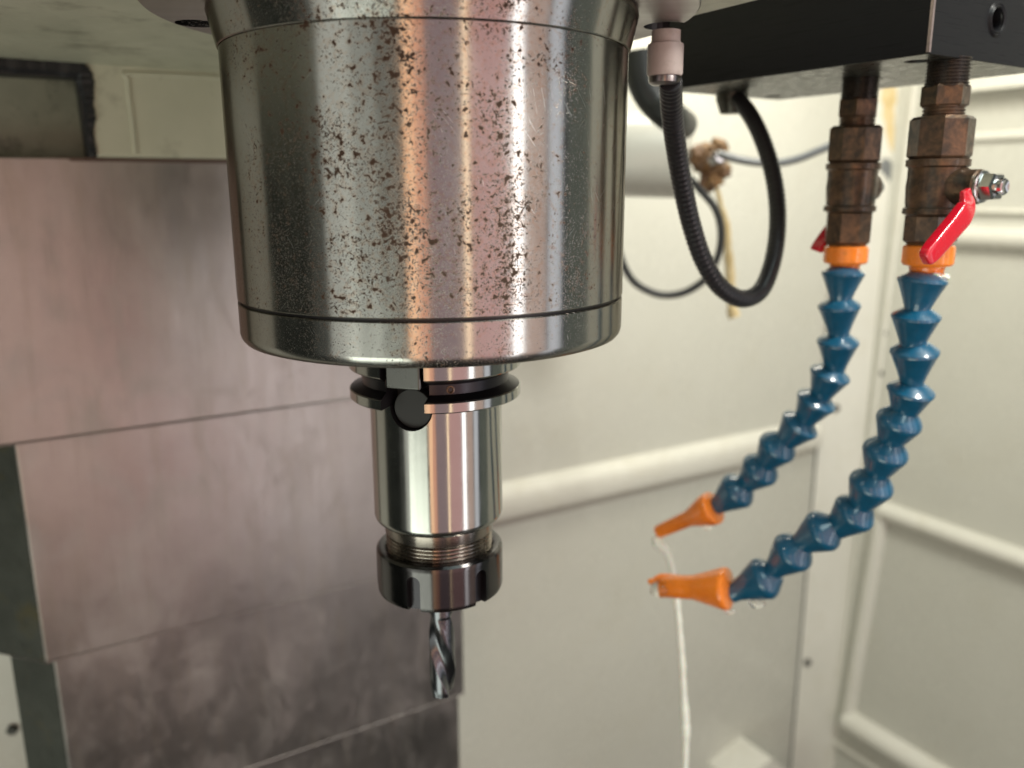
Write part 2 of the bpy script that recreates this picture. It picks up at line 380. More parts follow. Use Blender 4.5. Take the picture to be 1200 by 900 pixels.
def tube(pts, rad, n=16):
    """rad: number or function of (index, total)"""
    rings = []; L = len(pts); x = None
    for i, p in enumerate(pts):
        t = (pts[min(i+1, L-1)]-pts[max(i-1, 0)]).normalized()
        if x is None: x = frame(t)[0]
        x = (x-t*x.dot(t)).normalized(); y = t.cross(x)
        r = rad(i, L) if callable(rad) else rad
        rings.append([p+(x*cos(2*pi*k/n)+y*sin(2*pi*k/n))*r for k in range(n)])
    return loft(rings)
def bevel(o, w, seg=2, ang=30):
    m = o.modifiers.new('bevel', 'BEVEL'); m.width = w*MM; m.segments = seg; m.limit_method = 'ANGLE'; m.angle_limit = radians(ang); m.harden_normals = False
    return o
def cut(o, cutter_vf, mat):
    """boolean the cutter out of o and keep the result as o's own mesh"""
    me = mesh_of('cutter', [V(v)-ORG[o.name] for v in cutter_vf[0]], cutter_vf[1], mat, False)
    c = bpy.data.objects.new('cutter', me); COL.objects.link(c)
    wl = ORG[o.name]*MM
    par = o.parent; o.parent = None; o.location = wl; c.location = wl
    m = o.modifiers.new('cut', 'BOOLEAN'); m.operation = 'DIFFERENCE'; m.object = c; m.solver = 'EXACT'; m.material_mode = 'TRANSFER'
    bpy.context.view_layer.update()
    dg = bpy.context.evaluated_depsgraph_get()
    nm = bpy.data.meshes.new_from_object(o.evaluated_get(dg))
    o.modifiers.clear(); old = o.data; o.data = nm; nm.name = old.name
    bpy.data.objects.remove(c); bpy.data.meshes.remove(me)
    bm = bmesh.new(); bm.from_mesh(nm)
    for e in bm.edges:
        e.smooth = not (len(e.link_faces) == 2 and e.calc_face_angle(0) > radians(28))
    bm.to_mesh(nm); bm.free()
    if par: o.parent = par; o.location = wl-ORG[par.name]*MM
    return o
AXP = V((AX, AY, 0))

def blob_strip(pts, widths, n, th=1.2, jag=0.22):
    """irregular thin crust following pts on a wall"""
    pts = spline(pts, 6); L = len(pts); rings = []
    for i, p in enumerate(pts):
        t = (pts[min(i+1, L-1)]-pts[max(i-1, 0)]).normalized(); s = V(n).cross(t).normalized()
        f = i/(L-1)*(len(widths)-1); a = int(min(f, len(widths)-2)); w = widths[a]+(widths[a+1]-widths[a])*(f-a)
        w1 = w*(1+random.uniform(-jag, jag))/2; w2 = w*(1+random.uniform(-jag, jag))/2
        h = th*(1+random.uniform(-.3, .3)); q = p-V(n)*0.5
        rings.append([q-s*w1, q-s*w1*0.6+V(n)*h, q+s*w2*0.5+V(n)*h*1.1, q+s*w2])
    return loft(rings)
# ================================================================== the cabinet: walls
DW = 480.0
PW = AXP + Vv*DW                                    # a point on the back wall
def wallp(x, y, off=0.0): return at_plane(x, y, PW - Vv*off, Vv)
def slab(pts, thick, nrm):                          # a plate whose front is pts, thick behind
    return prism(pts, V(nrm)*thick)
def vline(x, y, P0, n, zlo, zhi):                   # upright line through a picture point of a plane
    p = at_plane(x, y, P0, n); return V((p.x, p.y, zlo)), V((p.x, p.y, zhi))
# back wall, from far left behind the column to the corner post
e1a, e1b = vline(958, 500, PW, Vv, -1500, 460)
left0 = PW - Uu*700
bw = empty('cabinet_back_wall', PW + V((0, 0, -1500)), 'cream painted rear cabinet wall with one raised rail, behind the spindle', 'wall')
build('wall_panel', slab([V((left0.x, left0.y, -1500)), e1a, e1b, V((left0.x, left0.y, 460))], 6, Vv), M['cream'], bw, smooth=False)
# raised rail
def rail(pa, pb, h, proud, n, top=0.42):
    """horizontal bar from pa to pb (centres on the wall), sloped top; n points out of the wall"""
    z = V((0, 0, 1)); n = V(n)
    prof = [(0, h/2), (proud*0.55, h/2-h*0.08), (proud*0.93, h/2-h*top*0.6), (proud, h/2-h*top), (proud, -h/2+h*0.06), (proud*0.9, -h/2), (0, -h/2)]
    rings = [[p + n*a + z*b for a, b in prof] for p in (V(pa), V(pb))]
    return loft(rings)
ra = wallp(600, 581); rb = wallp(880, 524); zr = ra.z
dirr = (V((rb.x, rb.y, 0))-V((ra.x, ra.y, 0))).normalized()
build('rail', rail(V((ra.x, ra.y, zr))-dirr*330, V((e1a.x, e1a.y, rb.z*0.5+zr*0.5))-dirr*8, 38, 15, -Vv), M['cream_rail'], bw, angle=50)
# corner post: a folded upright strip turned 45 degrees between back wall and side wall
n45 = (-Vv*0.55 - Uu*0.83).normalized()
post = empty('corner_post', e1a, 'pale upright corner strip with two dark screw holes, between rear wall and side panel', 'post')
PR0 = V((e1a.x, e1a.y, 0)) + Uu*62 - Vv*34          # start of the side wall
pa = V((e1a.x, e1a.y, 0)) - Vv*3
build('post_plate', slab([V((pa.x, pa.y, -1500)), V((PR0.x, PR0.y, -1500)), V((PR0.x, PR0.y, 460)), V((pa.x, pa.y, 460))], 5, Uu), M['cream_rail'], post, smooth=False)
npost = (PR0-pa).cross(V((0, 0, 1))).normalized()
if npost.dot(V((pa.x, pa.y, 0))) > 0: npost = -npost
for q in ((946, 776), (979, 478)):
    p = at_plane(q[0], q[1], pa, npost)
    build('screw', lathe([(5.5, 0), (5.5, 2.0), (4.0, 3.0), (0, 3.1)], p, npost, 20), M['bolt'], post)
# side wall on the right, running towards the viewer
nr = -Uu
def sidep(x, y, off=0.0): return at_plane(x, y, PR0 - Uu*off, Uu)
sw = empty('cabinet_side_panel', PR0 + V((0, 0, -1500)), 'cream painted side panel with raised frame mouldings, at the right edge', 'wall')
end = PR0 - Vv*760
build('wall_panel', slab([V((PR0.x, PR0.y, -1500)), V((end.x, end.y, -1500)), V((end.x, end.y, 460)), V((PR0.x, PR0.y, 460))], 6, Uu), M['cream'], sw, smooth=False)
def bar(p, q, w, proud, n, name='moulding', parent=sw):
    p, q, n = V(p), V(q), V(n); t = (q-p).normalized(); s = n.cross(t)
    prof = [(-w/2, -0.5), (-w/2*0.9, proud*0.45), (-w/2*0.55, proud*0.9), (0, proud), (w/2*0.55, proud*0.9), (w/2*0.9, proud*0.45), (w/2, -0.5)]
    return build(name, loft([[c+s*a+n*b for a, b in prof] for c in (p, q)]), M['cream_rail'], parent, angle=60)
f1 = sidep(1036, 597); f2 = sidep(1200, 660); f3 = sidep(994, 842)
f2 = f1 - Vv*520
bar(V((f1.x, f1.y, f1.z)), V((f2.x, f2.y, f1.z)), 26, 16, nr)
g2 = f3 - Vv*520
bar(V((f3.x, f3.y, f3.z)), V((g2.x, g2.y, f3.z)), 36, 20, nr)
bar(V((f1.x, f1.y, f1.z)), V((f3.x, f3.y, f3.z)), 20, 13, nr)
# lower lip of the frame and the outer fold
h3 = sidep(976, 868); h4 = h3 - Vv*520
bar(h3, V((h4.x, h4.y, h3.z)), 10, 5, nr)
s0 = sidep(1024, 600); bar(V((s0.x, s0.y, 200)), V((h3.x, h3.y, h3.z)), 7, 4, nr)
# upper shelf mouldings
k1 = sidep(1115, 276); k2 = k1 - Vv*520
bar(k1, V((k2.x, k2.y, k1.z)), 28, 14, nr)
k1 = sidep(1120, 247); k2 = k1 - Vv*520
bar(k1, V((k2.x, k2.y, k1.z)), 7, 6, nr)
k1 = sidep(1110, 163); k2 = k1 - Vv*520
bar(k1, V((k2.x, k2.y, k1.z)), 12, 6, nr)
k1 = sidep(1110, 112); k2 = k1 - Vv*520
top = box((k1+V((k2.x, k2.y, k1.z)))*0.5 + V((0, 0, 60)) - Uu*12, 24, 520, 120, Uu, Vv)
build('upper_ledge', top, M['cream_rail'], sw, smooth=False)
for q in ((1036, 390), (1032, 437)):
    p = sidep(*q); build('screw', lathe([(4.5, 0), (4.5, 1.6), (0, 2.4)], p, nr, 16), M['bolt'], sw)
# yellowish run of dried coolant and the dark smudge below it, on the rear wall beside the valve
def postp(x, y): return at_plane(x, y, pa, npost)
build('dried_coolant', blob_strip([postp(1042, 80), postp(1041, 115), postp(1043, 150), postp(1046, 178)], [20, 26, 16, 4], npost), M['ochre'], post)
build('dark_smudge', blob_strip([postp(1036, 186), postp(1040, 198), postp(1046, 212)], [8, 26, 6], npost), M['greytube'], post)
# pale ledge low in the far corner
q = [wallp(868, 862, 0), wallp(905, 893, 0), wallp(905, 930, 0), wallp(820, 930, 0), wallp(830, 893, 0)]
lg = slab(q, -60, Vv)
o = build('floor_ledge', lg, M['cream_rail'], None, q[0], smooth=False)
tag(o, 'pale sloped ledge low in the corner, below the white coolant jet', 'ledge')

# ================================================================== column and telescopic way cover
DC = 250.0
def colp(off): return AXP + Vv*(DC+off)
def cp(x, y, off): return at_plane(x, y, colp(off), Vv)
SIDE = V((sin(radians(-72)), cos(radians(-72)), 0))
cover = empty('telescopic_way_cover', cp(300, 890, 0), 'stained stainless steel telescopic way cover behind the cutter, in stepped panels', 'way cover')
zc = 17.0
rX = cp(552, 720, 0)                                 # right end of the column front
def panel(name_, xl, yl, ztop, zbot, off, lip, rinset, sl_=95):
    L = cp(xl, yl, off); R = V((rX.x, rX.y, 0)) + Vv*off - Uu*rinset
    p0 = V((L.x, L.y, 0)); p1 = V((R.x, R.y, 0)); sd = p0 + SIDE*sl_
    back = Vv*70
    ring = [sd+Vv*3, sd, p0, p1, p1+back, p1+back-Uu*3, p1-Uu*3+Vv*3, p0+Vv*3]
    def at(z, grow=0.0): return [V((q.x, q.y, z)) for q in ring]
    vf = loft([at(zbot), at(ztop)])
    o = build('cover_panel', vf, M['cover'], cover, smooth=False); bevel(o, 0.9, 2)
    # rolled lip along the lower edge
    a = V((p0.x, p0.y, zbot)); b = V((p1.x, p1.y, zbot))
    l = build('rolled_lip', join(tube([a-Vv*0.3, b-Vv*0.3], lip*0.55, 10), tube([a-Vv*0.3, V((sd.x, sd.y, zbot))], lip*0.55, 10)), M['cover'], o)
    # dull grey side skin
    nS = SIDE.cross(V((0, 0, 1))).normalized()
    if nS.dot(p0) > 0: nS = -nS
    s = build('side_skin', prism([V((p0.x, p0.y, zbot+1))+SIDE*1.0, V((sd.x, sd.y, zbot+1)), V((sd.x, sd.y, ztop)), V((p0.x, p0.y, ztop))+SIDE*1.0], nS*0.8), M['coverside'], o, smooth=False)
    return p0
z12 = cp(8, 521, 0).z; z12b = cp(430, 465, 0).z; z1 = (z12+z12b)/2
z2 = (cp(62, 778, 4).z+cp(440, 676, 4).z)/2
z3 = (cp(300, 895, 8).z+cp(550, 812, 8).z)/2
print('panel heights', z12, z12b, z2, cp(300, 895, 8).z, cp(550, 812, 8).z)
panel('a', -14, 500, cp(120, 184, -6).z-0.3, z1, 0, 1.0, 0)
panel('b', 38, 660, z1+30, z2, 4, 1.0, 0)
panel('c', 73, 840, z2+30, z3, 8, 1.0, 3, 34)
panel('d', 100, 900, z3+30, z3-160, 12, 1.0, 6, 32)
# grey-green casting above the cover
cast = empty('column_casting', cp(120, 185, -6), 'grey green painted machine casting above the steel way cover, with a grimy pocket at left', 'casting')
zt = cp(180, 68, -6).z + 14
cl = cp(107, 130, -6); cr = V((rX.x, rX.y, 0)) - Vv*6
zlow = cp(120, 184, -6).z
o = build('casting_face', prism([V((cl.x, cl.y, zlow)), V((cr.x, cr.y, zlow)), V((cr.x, cr.y, zt)), V((cl.x, cl.y, zt))], Vv*80), M['casting'], cast, smooth=False); bevel(o, 1.5, 2)
# soft raised rib and sunk field on the casting face
a = cp(150, 95, -6); b = cp(150, 178, -6)
r = build('cast_rib', tube(spline([V((a.x, a.y, zlow+2)), V((a.x, a.y, (zlow+a.z)/2)), V((a.x, a.y, a.z)), V((a.x, a.y, a.z))+Uu*6+V((0, 0, 4)), V((a.x, a.y, a.z+5))+Uu*90], 5), 1.4, 12), M['casting'], cast)
pk = cp(-120, 130, 20); pr = V((cl.x, cl.y, 0)) + Vv*26
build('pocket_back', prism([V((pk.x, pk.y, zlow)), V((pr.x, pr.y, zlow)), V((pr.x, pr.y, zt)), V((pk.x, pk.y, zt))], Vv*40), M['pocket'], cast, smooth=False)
build('pocket_side_shade', prism([V((cl.x, cl.y, zlow))-Uu*3.4+Vv*1.5, V((cl.x, cl.y, zlow))-Uu*0.4+Vv*1.5, V((cl.x, cl.y, zt))-Uu*0.4+Vv*1.5, V((cl.x, cl.y, zt))-Uu*5+Vv*1.5], Vv*22), M['gunk_shade'], cast, smooth=False)  # pocket wall in shadow, with gunk, painted as a black strip
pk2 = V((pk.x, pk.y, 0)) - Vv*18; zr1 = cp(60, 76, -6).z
build('pocket_top_shade', prism([V((pk2.x, pk2.y, zr1-5)), V((cl.x, cl.y, zr1-5))-Uu*4+Vv*3, V((cl.x, cl.y, zr1))-Uu*4+Vv*3, V((pk2.x, pk2.y, zr1))], Vv*18), M['gunk_shade'], cast, smooth=False)  # shadow and gunk along the pocket's top, painted as a black strip
rim0 = V((cl.x, cl.y, 0))-Vv*0.2
build('grease_crust', join(
    blob_strip([V((rim0.x, rim0.y, zlow+k*(zr1-zlow)/7))-Uu*random.uniform(0.5, 2.2) for k in range(8)], [3, 5, 4, 6, 5, 7, 9, 6], -Vv, 2.0, 0.12),
    blob_strip([V((rim0.x, rim0.y, zr1-1))-Uu*(1+k*11) for k in range(9)], [7, 9, 6, 8, 5, 7, 4, 5, 5], -Vv, 2.0, 0.2)), M['gunk_shade'], cast)
# rust-tinted shadow line, drawn as a strip, where the cover slides under the casting
build('rusty_shadow_strip', prism([V((pk2.x, pk2.y, zlow-2.2)), V((cr.x, cr.y, zlow-2.2))-Vv*0.5, V((cr.x, cr.y, zlow-0.2))-Vv*0.5, V((pk2.x, pk2.y, zlow-0.2))], Vv*18), M['rust_shade'], cast, smooth=False)
# spindle head: its painted underside seen from below
zh = cp(60, 72, -6).z
head = empty('machine_head', V((AX, AY, zh)), 'scuffed grey green painted underside of the spindle head, top left', 'machine head')
print('zh', zh); hr = at_z(738, 40, zh)                               # right edge of the underside
hfar = hr + Vv*((PW-hr).dot(Vv)-(DW-DC)-2)
A0 = V((hfar.x, hfar.y, zh)); A1 = A0 - Vv*300
B0 = A0 - Uu*620; B1 = A1 - Uu*620
head_o = o = build('head_casting', prism([A0, A1, B1, B0], (0, 0, 120)), M['casting'], head, smooth=False); bevel(o, 4, 3)
# strip of cabinet wall seen past the cover at the far left, with a bolt
lw = at_y(10, 850, 560)
nl = V((0.25, -0.97, 0)).normalized()
lwo = empty('left_cabinet_strip', lw, 'narrow cream wall strip with one black bolt, bottom left corner', 'wall')
t = V((0.97, 0.25, 0)).normalized()
build('wall_panel', slab([lw+t*120+V((0, 0, -200)), lw-t*45+V((0, 0, -200)), lw-t*45+V((0, 0, 110)), lw+t*120+V((0, 0, 110))], 5, -nl), M['cream'], lwo, smooth=False)
p = at_plane(15, 854, lw, nl)
build('bolt', lathe([(4.2, 0), (4.2, 2.6), (3.0, 3.6), (0, 3.6)], p, nl, 6), M['bolt'], lwo, smooth=False)

# ================================================================== things hanging in the space behind the spindle, right
Yb = 700
arm = empty('coolant_pipe_boss', at_y(735, 190, Yb), 'cream painted round pipe boss ending in a crusted brown fitting, just right of the spindle', 'pipe')
a0 = at_y(640, 180, Yb+40); a1 = at_y(806, 182, Yb)
build('pipe', lathe([(34, 0), (34, (a1-a0).length-6), (31, (a1-a0).length-1), (22, (a1-a0).length+1)], a0, a1-a0, 40), M['cream'], arm)
def lump(c, r, n=14, k=0.28, seed=1, sq=(1, 1, 1)):
    rnd = random.Random(seed); bm = bmesh.new(); bmesh.ops.create_icosphere(bm, subdivisions=3, radius=r)
    ph = [rnd.uniform(0, 6) for _ in range(9)]
    vs = []
    for v in bm.verts:
        d = v.co.normalized(); s = sin(d.x*4+ph[0])*sin(d.y*5+ph[1])+sin(d.z*6+ph[2])*cos(d.x*7+ph[3])*.7+sin(d.y*11+ph[4])*cos(d.z*9+ph[5])*.4
        q = v.co*(1+k*s); vs.append(V((q.x*sq[0], q.y*sq[1], q.z*sq[2]))+V(c))
    fs = [tuple(v.index for v in f.verts) for f in bm.faces]; bm.free(); return vs, fs
fc = at_y(832, 190, Yb-4)
fit = build('crusted_fitting', join(lump(fc, 13, seed=2), lump(fc+V((-8, -3, 5)), 9, seed=5), lump(fc+V((4, -5, 10)), 8, seed=9), lump(fc+V((0, -4, -14)), 8, seed=4), lump(fc+V((9, -4, -7)), 6, seed=8)), M['gunk'], arm)
build('hex_end', lathe([(6, 0), (6, 9), (4, 11), (0, 11)], fc+V((-1, -18, 2)), (0.2, -1, 0.1), 6), M['bright'], arm, smooth=False)
# dried drip hanging down from the fitting
dp = [at_y(x, y, Yb-6) for x, y in ((838, 212), (845, 240), (851, 262), (853, 290), (856, 325), (858, 360), (861, 372))]
rd = random.Random(3)
dripo = build('dried_drip', tube(spline(dp, 5), lambda i, L: (1.7+3.4*(i/L))*(0.8+0.4*rd.random())*(0.35 if i > L-2 else 1), 9), M['ochre'], arm)
# dark thick pipe elbow in the shade behind the white hose fitting
pe = [at_y(x, y, 560) for x, y in ((738, 92), (757, 105), (766, 125), (772, 150), (790, 172))]
o = build('dark_pipe_elbow', tube(spline([at_y(748, 60, 560), at_y(752, 92, 560), at_y(766, 118, 560), at_y(786, 136, 560), at_y(800, 146, 600)], 6), 10, 18), M['cable'], None, pe[0])
tag(o, 'dark thick pipe elbow half hidden behind the pale hose fitting', 'pipe')
# thin black cable loop, far
cl_pts = [(722, 268), (727, 300), (740, 327), (760, 341), (782, 346), (806, 341), (828, 325), (842, 298), (845, 270), (838, 244), (820, 222), (808, 208)]
o = build('thin_cable', tube(spline([at_y(x, y, 640) for x, y in cl_pts], 8), 2.8, 14), M['cable'], None, at_y(782, 346, 640))
tag(o, 'thin black cable hanging in a blurred loop right beside the spindle', 'cable')
gt = [(842, 180), (862, 186), (885, 190), (910, 191), (935, 186), (960, 176), (985, 166), (1010, 160)]
o = build('grey_tube', tube(spline([at_y(x, y, 620) for x, y in gt], 8), 2.9, 14), M['greytube'], None, at_y(842, 180, 620))
tag(o, 'grey plastic tube running from the crusted fitting towards the left valve', 'tube')

# ================================================================== spindle nose
sp = empty('spindle_nose', (AX, AY, -51), 'large round steel spindle nose speckled with rust, hanging in the centre', 'spindle')
HI = 192
prof = [(40, 44.9), (68.4, 44.9), (68.4, -35.9), (67.9, -36.25), (66.5, -36.3), (66.5, -36.31), (40, -36.31)]
build('barrel', lathe([(40, 44.25), (68.3, 44.25), (68.4, 44.1), (68.4, 43.8), (68.4, -35.5), (68.4, -35.8), (68.1, -36.15), (40, -36.15)], AXP, n=HI, closed=True, cap=False), M['barrel'], sp, AXP)
build('seam_gap', lathe([(40, -35.9), (67.0, -35.9), (67.0, -37.4), (40, -37.4)], AXP, n=HI, closed=True, cap=False), M['black'], sp, AXP)
build('front_ring', lathe([(36, -37.1), (67.9, -37.1), (68.3, -37.4), (68.3, -37.7), (68.3, -47.3), (68.3, -47.6), (67.9, -49.2), (66.9, -50.5), (65.2, -51.1), (50, -51.3), (49.6, -51.0), (36, -51.0)], AXP, n=HI, closed=True, cap=False), M['barrel'], sp, AXP)
build('flared_collar', lathe([(40, 44.3), (68.5, 44.3), (68.9, 44.6), (69.0, 44.95), (71.4, 54.95), (71.5, 55.3), (71.2, 56.6), (69.5, 57.0), (40, 57.0)], AXP, n=HI, closed=True, cap=False), M['barrel'], sp, AXP)
fl = build('mounting_flange', lathe([(50, 57.3), (90.6, 57.3), (91.1, 57.8), (91.1, 70), (50, 70)], AXP, n=HI, closed=True, cap=False), M['flangeface'], sp, AXP)
# milled slots in the flange: one on the left, a round port on the right
sl = at_z(230, 27, 57.5); sr = at_z(781, 30, 57.5)
def rslot(c, half, r, t, z0, z1, n=12):
    c, t = V(c), V(t).normalized(); s = V((0, 0, 1)).cross(t); poly = []
    for k in range(n+1): a = -pi/2+pi*k/n; poly.append(c+t*(half+r*cos(a))+s*(r*sin(a)))
    for k in range(n+1): a = pi/2+pi*k/n; poly.append(c+t*(-half+r*cos(a))+s*(r*sin(a)))
    return prism([V((p.x, p.y, z0)) for p in poly], (0, 0, z1-z0))
cut(fl, rslot(sl, 0.01, 7.2, (1, 0, 0), 50, 64.5), M['black'])
cut(head_o, rslot(sl, 0.01, 9.0, (1, 0, 0), 50, 66), M['black'])
cut(fl, rslot(sr, 0.01, 8.2, (1, 0, 0), 50, 64.5), M['black'])
cut(head_o, rslot(sr, 0.01, 9.0, (1, 0, 0), 50, 66), M['black'])
grit = []
rg = random.Random(5)
for k in range(90):
    c = V((sl.x+rg.uniform(-5, 5), sl.y+rg.uniform(-4.5, 4.5), 57.3+rg.uniform(0.2, 3))); r_ = rg.uniform(0.3, 0.8)
    grit.append(box(c, r_, r_, r_, V((cos(k), sin(k), 0)), V((-sin(k), cos(k), 0))))
tag(build('packed_grit', join(*grit), M['oxide'], sp, AXP, smooth=False), kind='stuff')
# spindle bore ring, hub and the two drive keys
build('nose_hub', lathe([(26, -50.7), (37.5, -50.7), (37.5, -54.2), (36.6, -55.0), (26, -55.0)], AXP, n=128, closed=True, cap=False), M['oxide'], sp, AXP)
KB = -22.0
def radial_box(b, r0, r1, z0, z1, w):
    d = az(b); s = V((0, 0, 1)).cross(d); c = AXP+d*((r0+r1)/2)+V((0, 0, (z0+z1)/2)); return box(c, r1-r0, w, z1-z0, d, s)
for b in (KB, KB+180):
    k = build('drive_key', radial_box(b, 22.5, 30.2, -66.3, -54.5, 13.2), M['keysteel'], sp, AXP, smooth=False); bevel(k, 0.9, 3)

# ================================================================== tool holder
th = empty('tool_holder', (AX, AY, -152.2), 'bright turned steel tool holder with slotted collar and collet nut, under the spindle', 'tool holder')
flg = build('gripper_flange', lathe([(12, -57), (31.3, -57), (31.75, -57.5), (31.75, -57.8), (31.75, -62.3), (31.75, -62.6), (31.4, -63.1), (27.4, -65.0), (27.2, -65.1), (27.2, -68.6), (27.4, -68.7), (31.3, -70.3), (31.75, -70.7), (31.75, -71.0), (31.75, -73.5), (31.75, -73.8), (31.4, -74.2), (12, -74.2)], AXP, n=160, closed=True, cap=False), [M['holder'], M['oxide']], th, AXP)
for pl in flg.data.polygons:
    c = pl.center/MM; r = hypot(c.x, c.y)
    if 26.5 < r < 31.6 and -70.4 < c.z < -62.9: pl.material_index = 1
body = build('holder_body', lathe([(12, -73.5), (24.66, -73.5), (24.66, -120.0), (24.66, -120.4), (24.3, -121.6), (23.6, -122.5), (22.0, -123.3), (12, -123.3)], AXP, n=160, closed=True, cap=False), M['holder'], th, AXP)
d = az(KB); s = V((0, 0, 1)).cross(d)
def keyway():
    poly = []; w = 8.05; zc_ = -74.6
    poly += [V((0, 0, 0))+s*w+V((0, 0, -50)), V((0, 0, 0))+s*(-w)+V((0, 0, -50))]
    for k in range(17): a = pi+pi*k/16; poly.append(s*(w*cos(a))+V((0, 0, zc_+w*sin(a)*0.98)))
    return prism([AXP+d*16.5+p for p in poly], d*40)
cut(flg, keyway(), M['black']); cut(body, keyway(), M['black'])  # keyway walls coloured black for the dark they reflect
kw2 = prism([AXP-d*16.5+s*8.05+V((0, 0, -50)), AXP-d*16.5-s*8.05+V((0, 0, -50)), AXP-d*16.5-s*8.05+V((0, 0, -80)), AXP-d*16.5+s*8.05+V((0, 0, -80))], d*-40)
cut(flg, kw2, M['black'])
build('slot_plug', lathe([(7.2, 18.0), (7.2, 21.6), (6.9, 21.9), (0, 21.9)], AXP+V((0, 0, -75.0)), d, 40), M['plug'], th, AXP)
# brassy dimple in the black groove
g_ = at_y(526, 455, 283); bd = V((g_.x-AX, g_.y-AY, 0)).normalized()
dm = AXP+bd*27.0+V((0, 0, -66.9))
build('orientation_dimple', join(lathe([(1.45, 0), (1.45, 0.5), (1.0, 0.6), (0.7, 0.2), (0, 0.1)], dm, bd, 20)), M['brass'], th, AXP)
tp = [(12, -121.5), (20.9, -121.5), (20.9, -127.6), (20.5, -128.2)]
z = -128.4
while z > -136: tp += [(19.4, z), (20.6, z-0.55), (20.6, z-0.8), (19.4, z-1.35)]; z -= 1.5
tp += [(12, -137.5)]
build('threaded_neck', lathe(tp, AXP, n=128, closed=True, cap=False), M['thread'], th, AXP)
nut = build('collet_nut', lathe([(9, -138), (21.0, -138), (21.0, -134.2), (21.8, -134.0), (23.5, -134.1), (24.4, -134.9), (24.6, -136), (24.6, -136.4), (24.6, -150.0), (24.6, -150.4), (24.3, -151.6), (23.4, -152.2), (15, -152.2), (14.5, -151.0), (9, -151.0)], AXP, n=160, closed=True, cap=False), M['nut'], th, AXP)
for k in range(6):
    dd = az(-24+k*62 if k < 2 else -24+62+(k-1)*59.6); ss = V((0, 0, 1)).cross(dd); poly = [ss*2.6+V((0, 0, -156)), ss*-2.6+V((0, 0, -156))]
    for j in range(11): a = pi-pi*j/10; poly.append(ss*(2.6*cos(a))+V((0, 0, -140.6+2.6*sin(a))))
    cut(nut, prism([AXP+dd*21.6+p for p in poly], dd*9), M['oxide'])
build('collet', lathe([(3.5, -150), (13, -150), (13, -152.6), (11.5, -153.2), (3.5, -153.2)], AXP, n=64, closed=True, cap=False), M['bright'], th, AXP)

# ================================================================== end mill
tipz = at_y(520, 815, AY-4).z
print('tip z', tipz)
em_r = 5.3; z0 = -150.0; zf = -162.5; rings = []; n = 72
N_ = 90
for i in range(N_+1):
    zz = z0+(tipz-z0)*i/N_; k = min(1, max(0, (zf-zz)/5.0)); k = k*k*(3-2*k); tw = -(zz-zf)/76.0*2*pi if zz < zf else 0
    r_ = []
    for j in range(n):
        a = 2*pi*j/n; ph = ((a-tw-2.2) % pi)/pi                  # two flutes
        if ph < 0.55: cutd = sin(ph/0.55*pi)**0.75*(1.15-0.5*ph)
        else: cutd = 0.0
        rr = em_r*(1-0.50*k*cutd) - (0.18 if ph > 0.68 and k > 0.5 else 0)
        tipcut = max(0, (tipz+0.9-zz))*0.2
        r_.append(AXP+V((cos(a), sin(a), 0))*(rr-tipcut)+V((0, 0, zz - (0.9*(rr/em_r) if i == N_ else 0) )))
    rings.append(r_)
o = build('end_mill', loft(rings), M['carbide'], None, AXP+V((0, 0, tipz)), angle=22)
tag(o, 'small two flute steel milling cutter sticking out of the collet nut', 'milling cutter')

# ================================================================== manifold block
zb = 48.5; zt_ = 82.0
cA = at_z(1088, 63, zb); cB = at_z(800, 103, zb); vB = (cB-cA).normalized()
uB = V((-vB.y, vB.x, 0)); uB = -uB if uB.x < 0 else uB
LB = (cB-cA).length+14; WB = 88
blk = empty('coolant_manifold_block', cA, 'black machined coolant manifold block with a bored port, top right', 'manifold')
body_ = build('block_body', prism([cA, cA+uB*WB, cA+uB*WB+vB*LB, cA+vB*LB], (0, 0, zt_-zb)), [M['block'], M['blockunder']], blk, smooth=False)
for pl in body_.data.polygons:
    if pl.normal.z < -0.9: pl.material_index = 1
nf = -vB                                             # the right hand face looks this way
pc = at_plane(1168, 23, cA, vB)
cut(body_, lathe([(4.3, -1), (4.3, 14)], pc+nf*1.0, -nf, 40), M['black'])
for q, r_ in (((1075, 72), 4.6), ((1190, 92), 5.0), ((905, 113), 4.2), ((1030, 92), 2.2)):
    p = at_z(q[0], q[1], zb); cut(body_, lathe([(r_, -1), (r_, 10)], p, (0, 0, 1), 28), M['black'])
bevel(body_, 0.5, 2)
build('port_ring', lathe([(4.35, 0.0), (4.35, 0.55), (4.9, 0.9), (5.4, 0.5), (5.9, 0.75), (6.4, 0.2), (6.6, 0.0)], pc, nf, 48, closed=True, cap=False), M['block'], blk)
build('edge_highlight', prism([cA+V((0, 0, 0.6))-uB*0.35-vB*0.35, cA+V((0, 0, 0.6))+uB*0.9-vB*0.30, cA+V((0, 0, 0.6))+uB*0.3+vB*0.3, cA+V((0, 0, 0.6))-uB*0.30+vB*0.9], (0, 0, zt_-zb-1.2)), M['chamfer'], blk, smooth=False)  # pinkish highlight on the chamfered edge, painted as a pale strip
# bracket above the block, seen as a grey wedge
q0 = cA+vB*(LB*0.45)+uB*6
brk = build('mounting_bracket', prism([V((p.x, p.y, zt_+0.3)) for p in (q0, q0+uB*70, q0+uB*70+vB*70, q0+vB*70)], (0, 0, 30)), M['flangeface'], None, q0, smooth=False)
tag(brk, 'grey metal bracket between spindle flange and the black block', 'bracket'); bevel(brk, 1, 2)
hc = at_z(858, 110, zb)
build('hose_socket', lathe([(8.4, 0), (8.2, 3), (6.0, 9), (5.6, 10)], hc, (0, 0, -1), 32), M['blockunder'], blk)

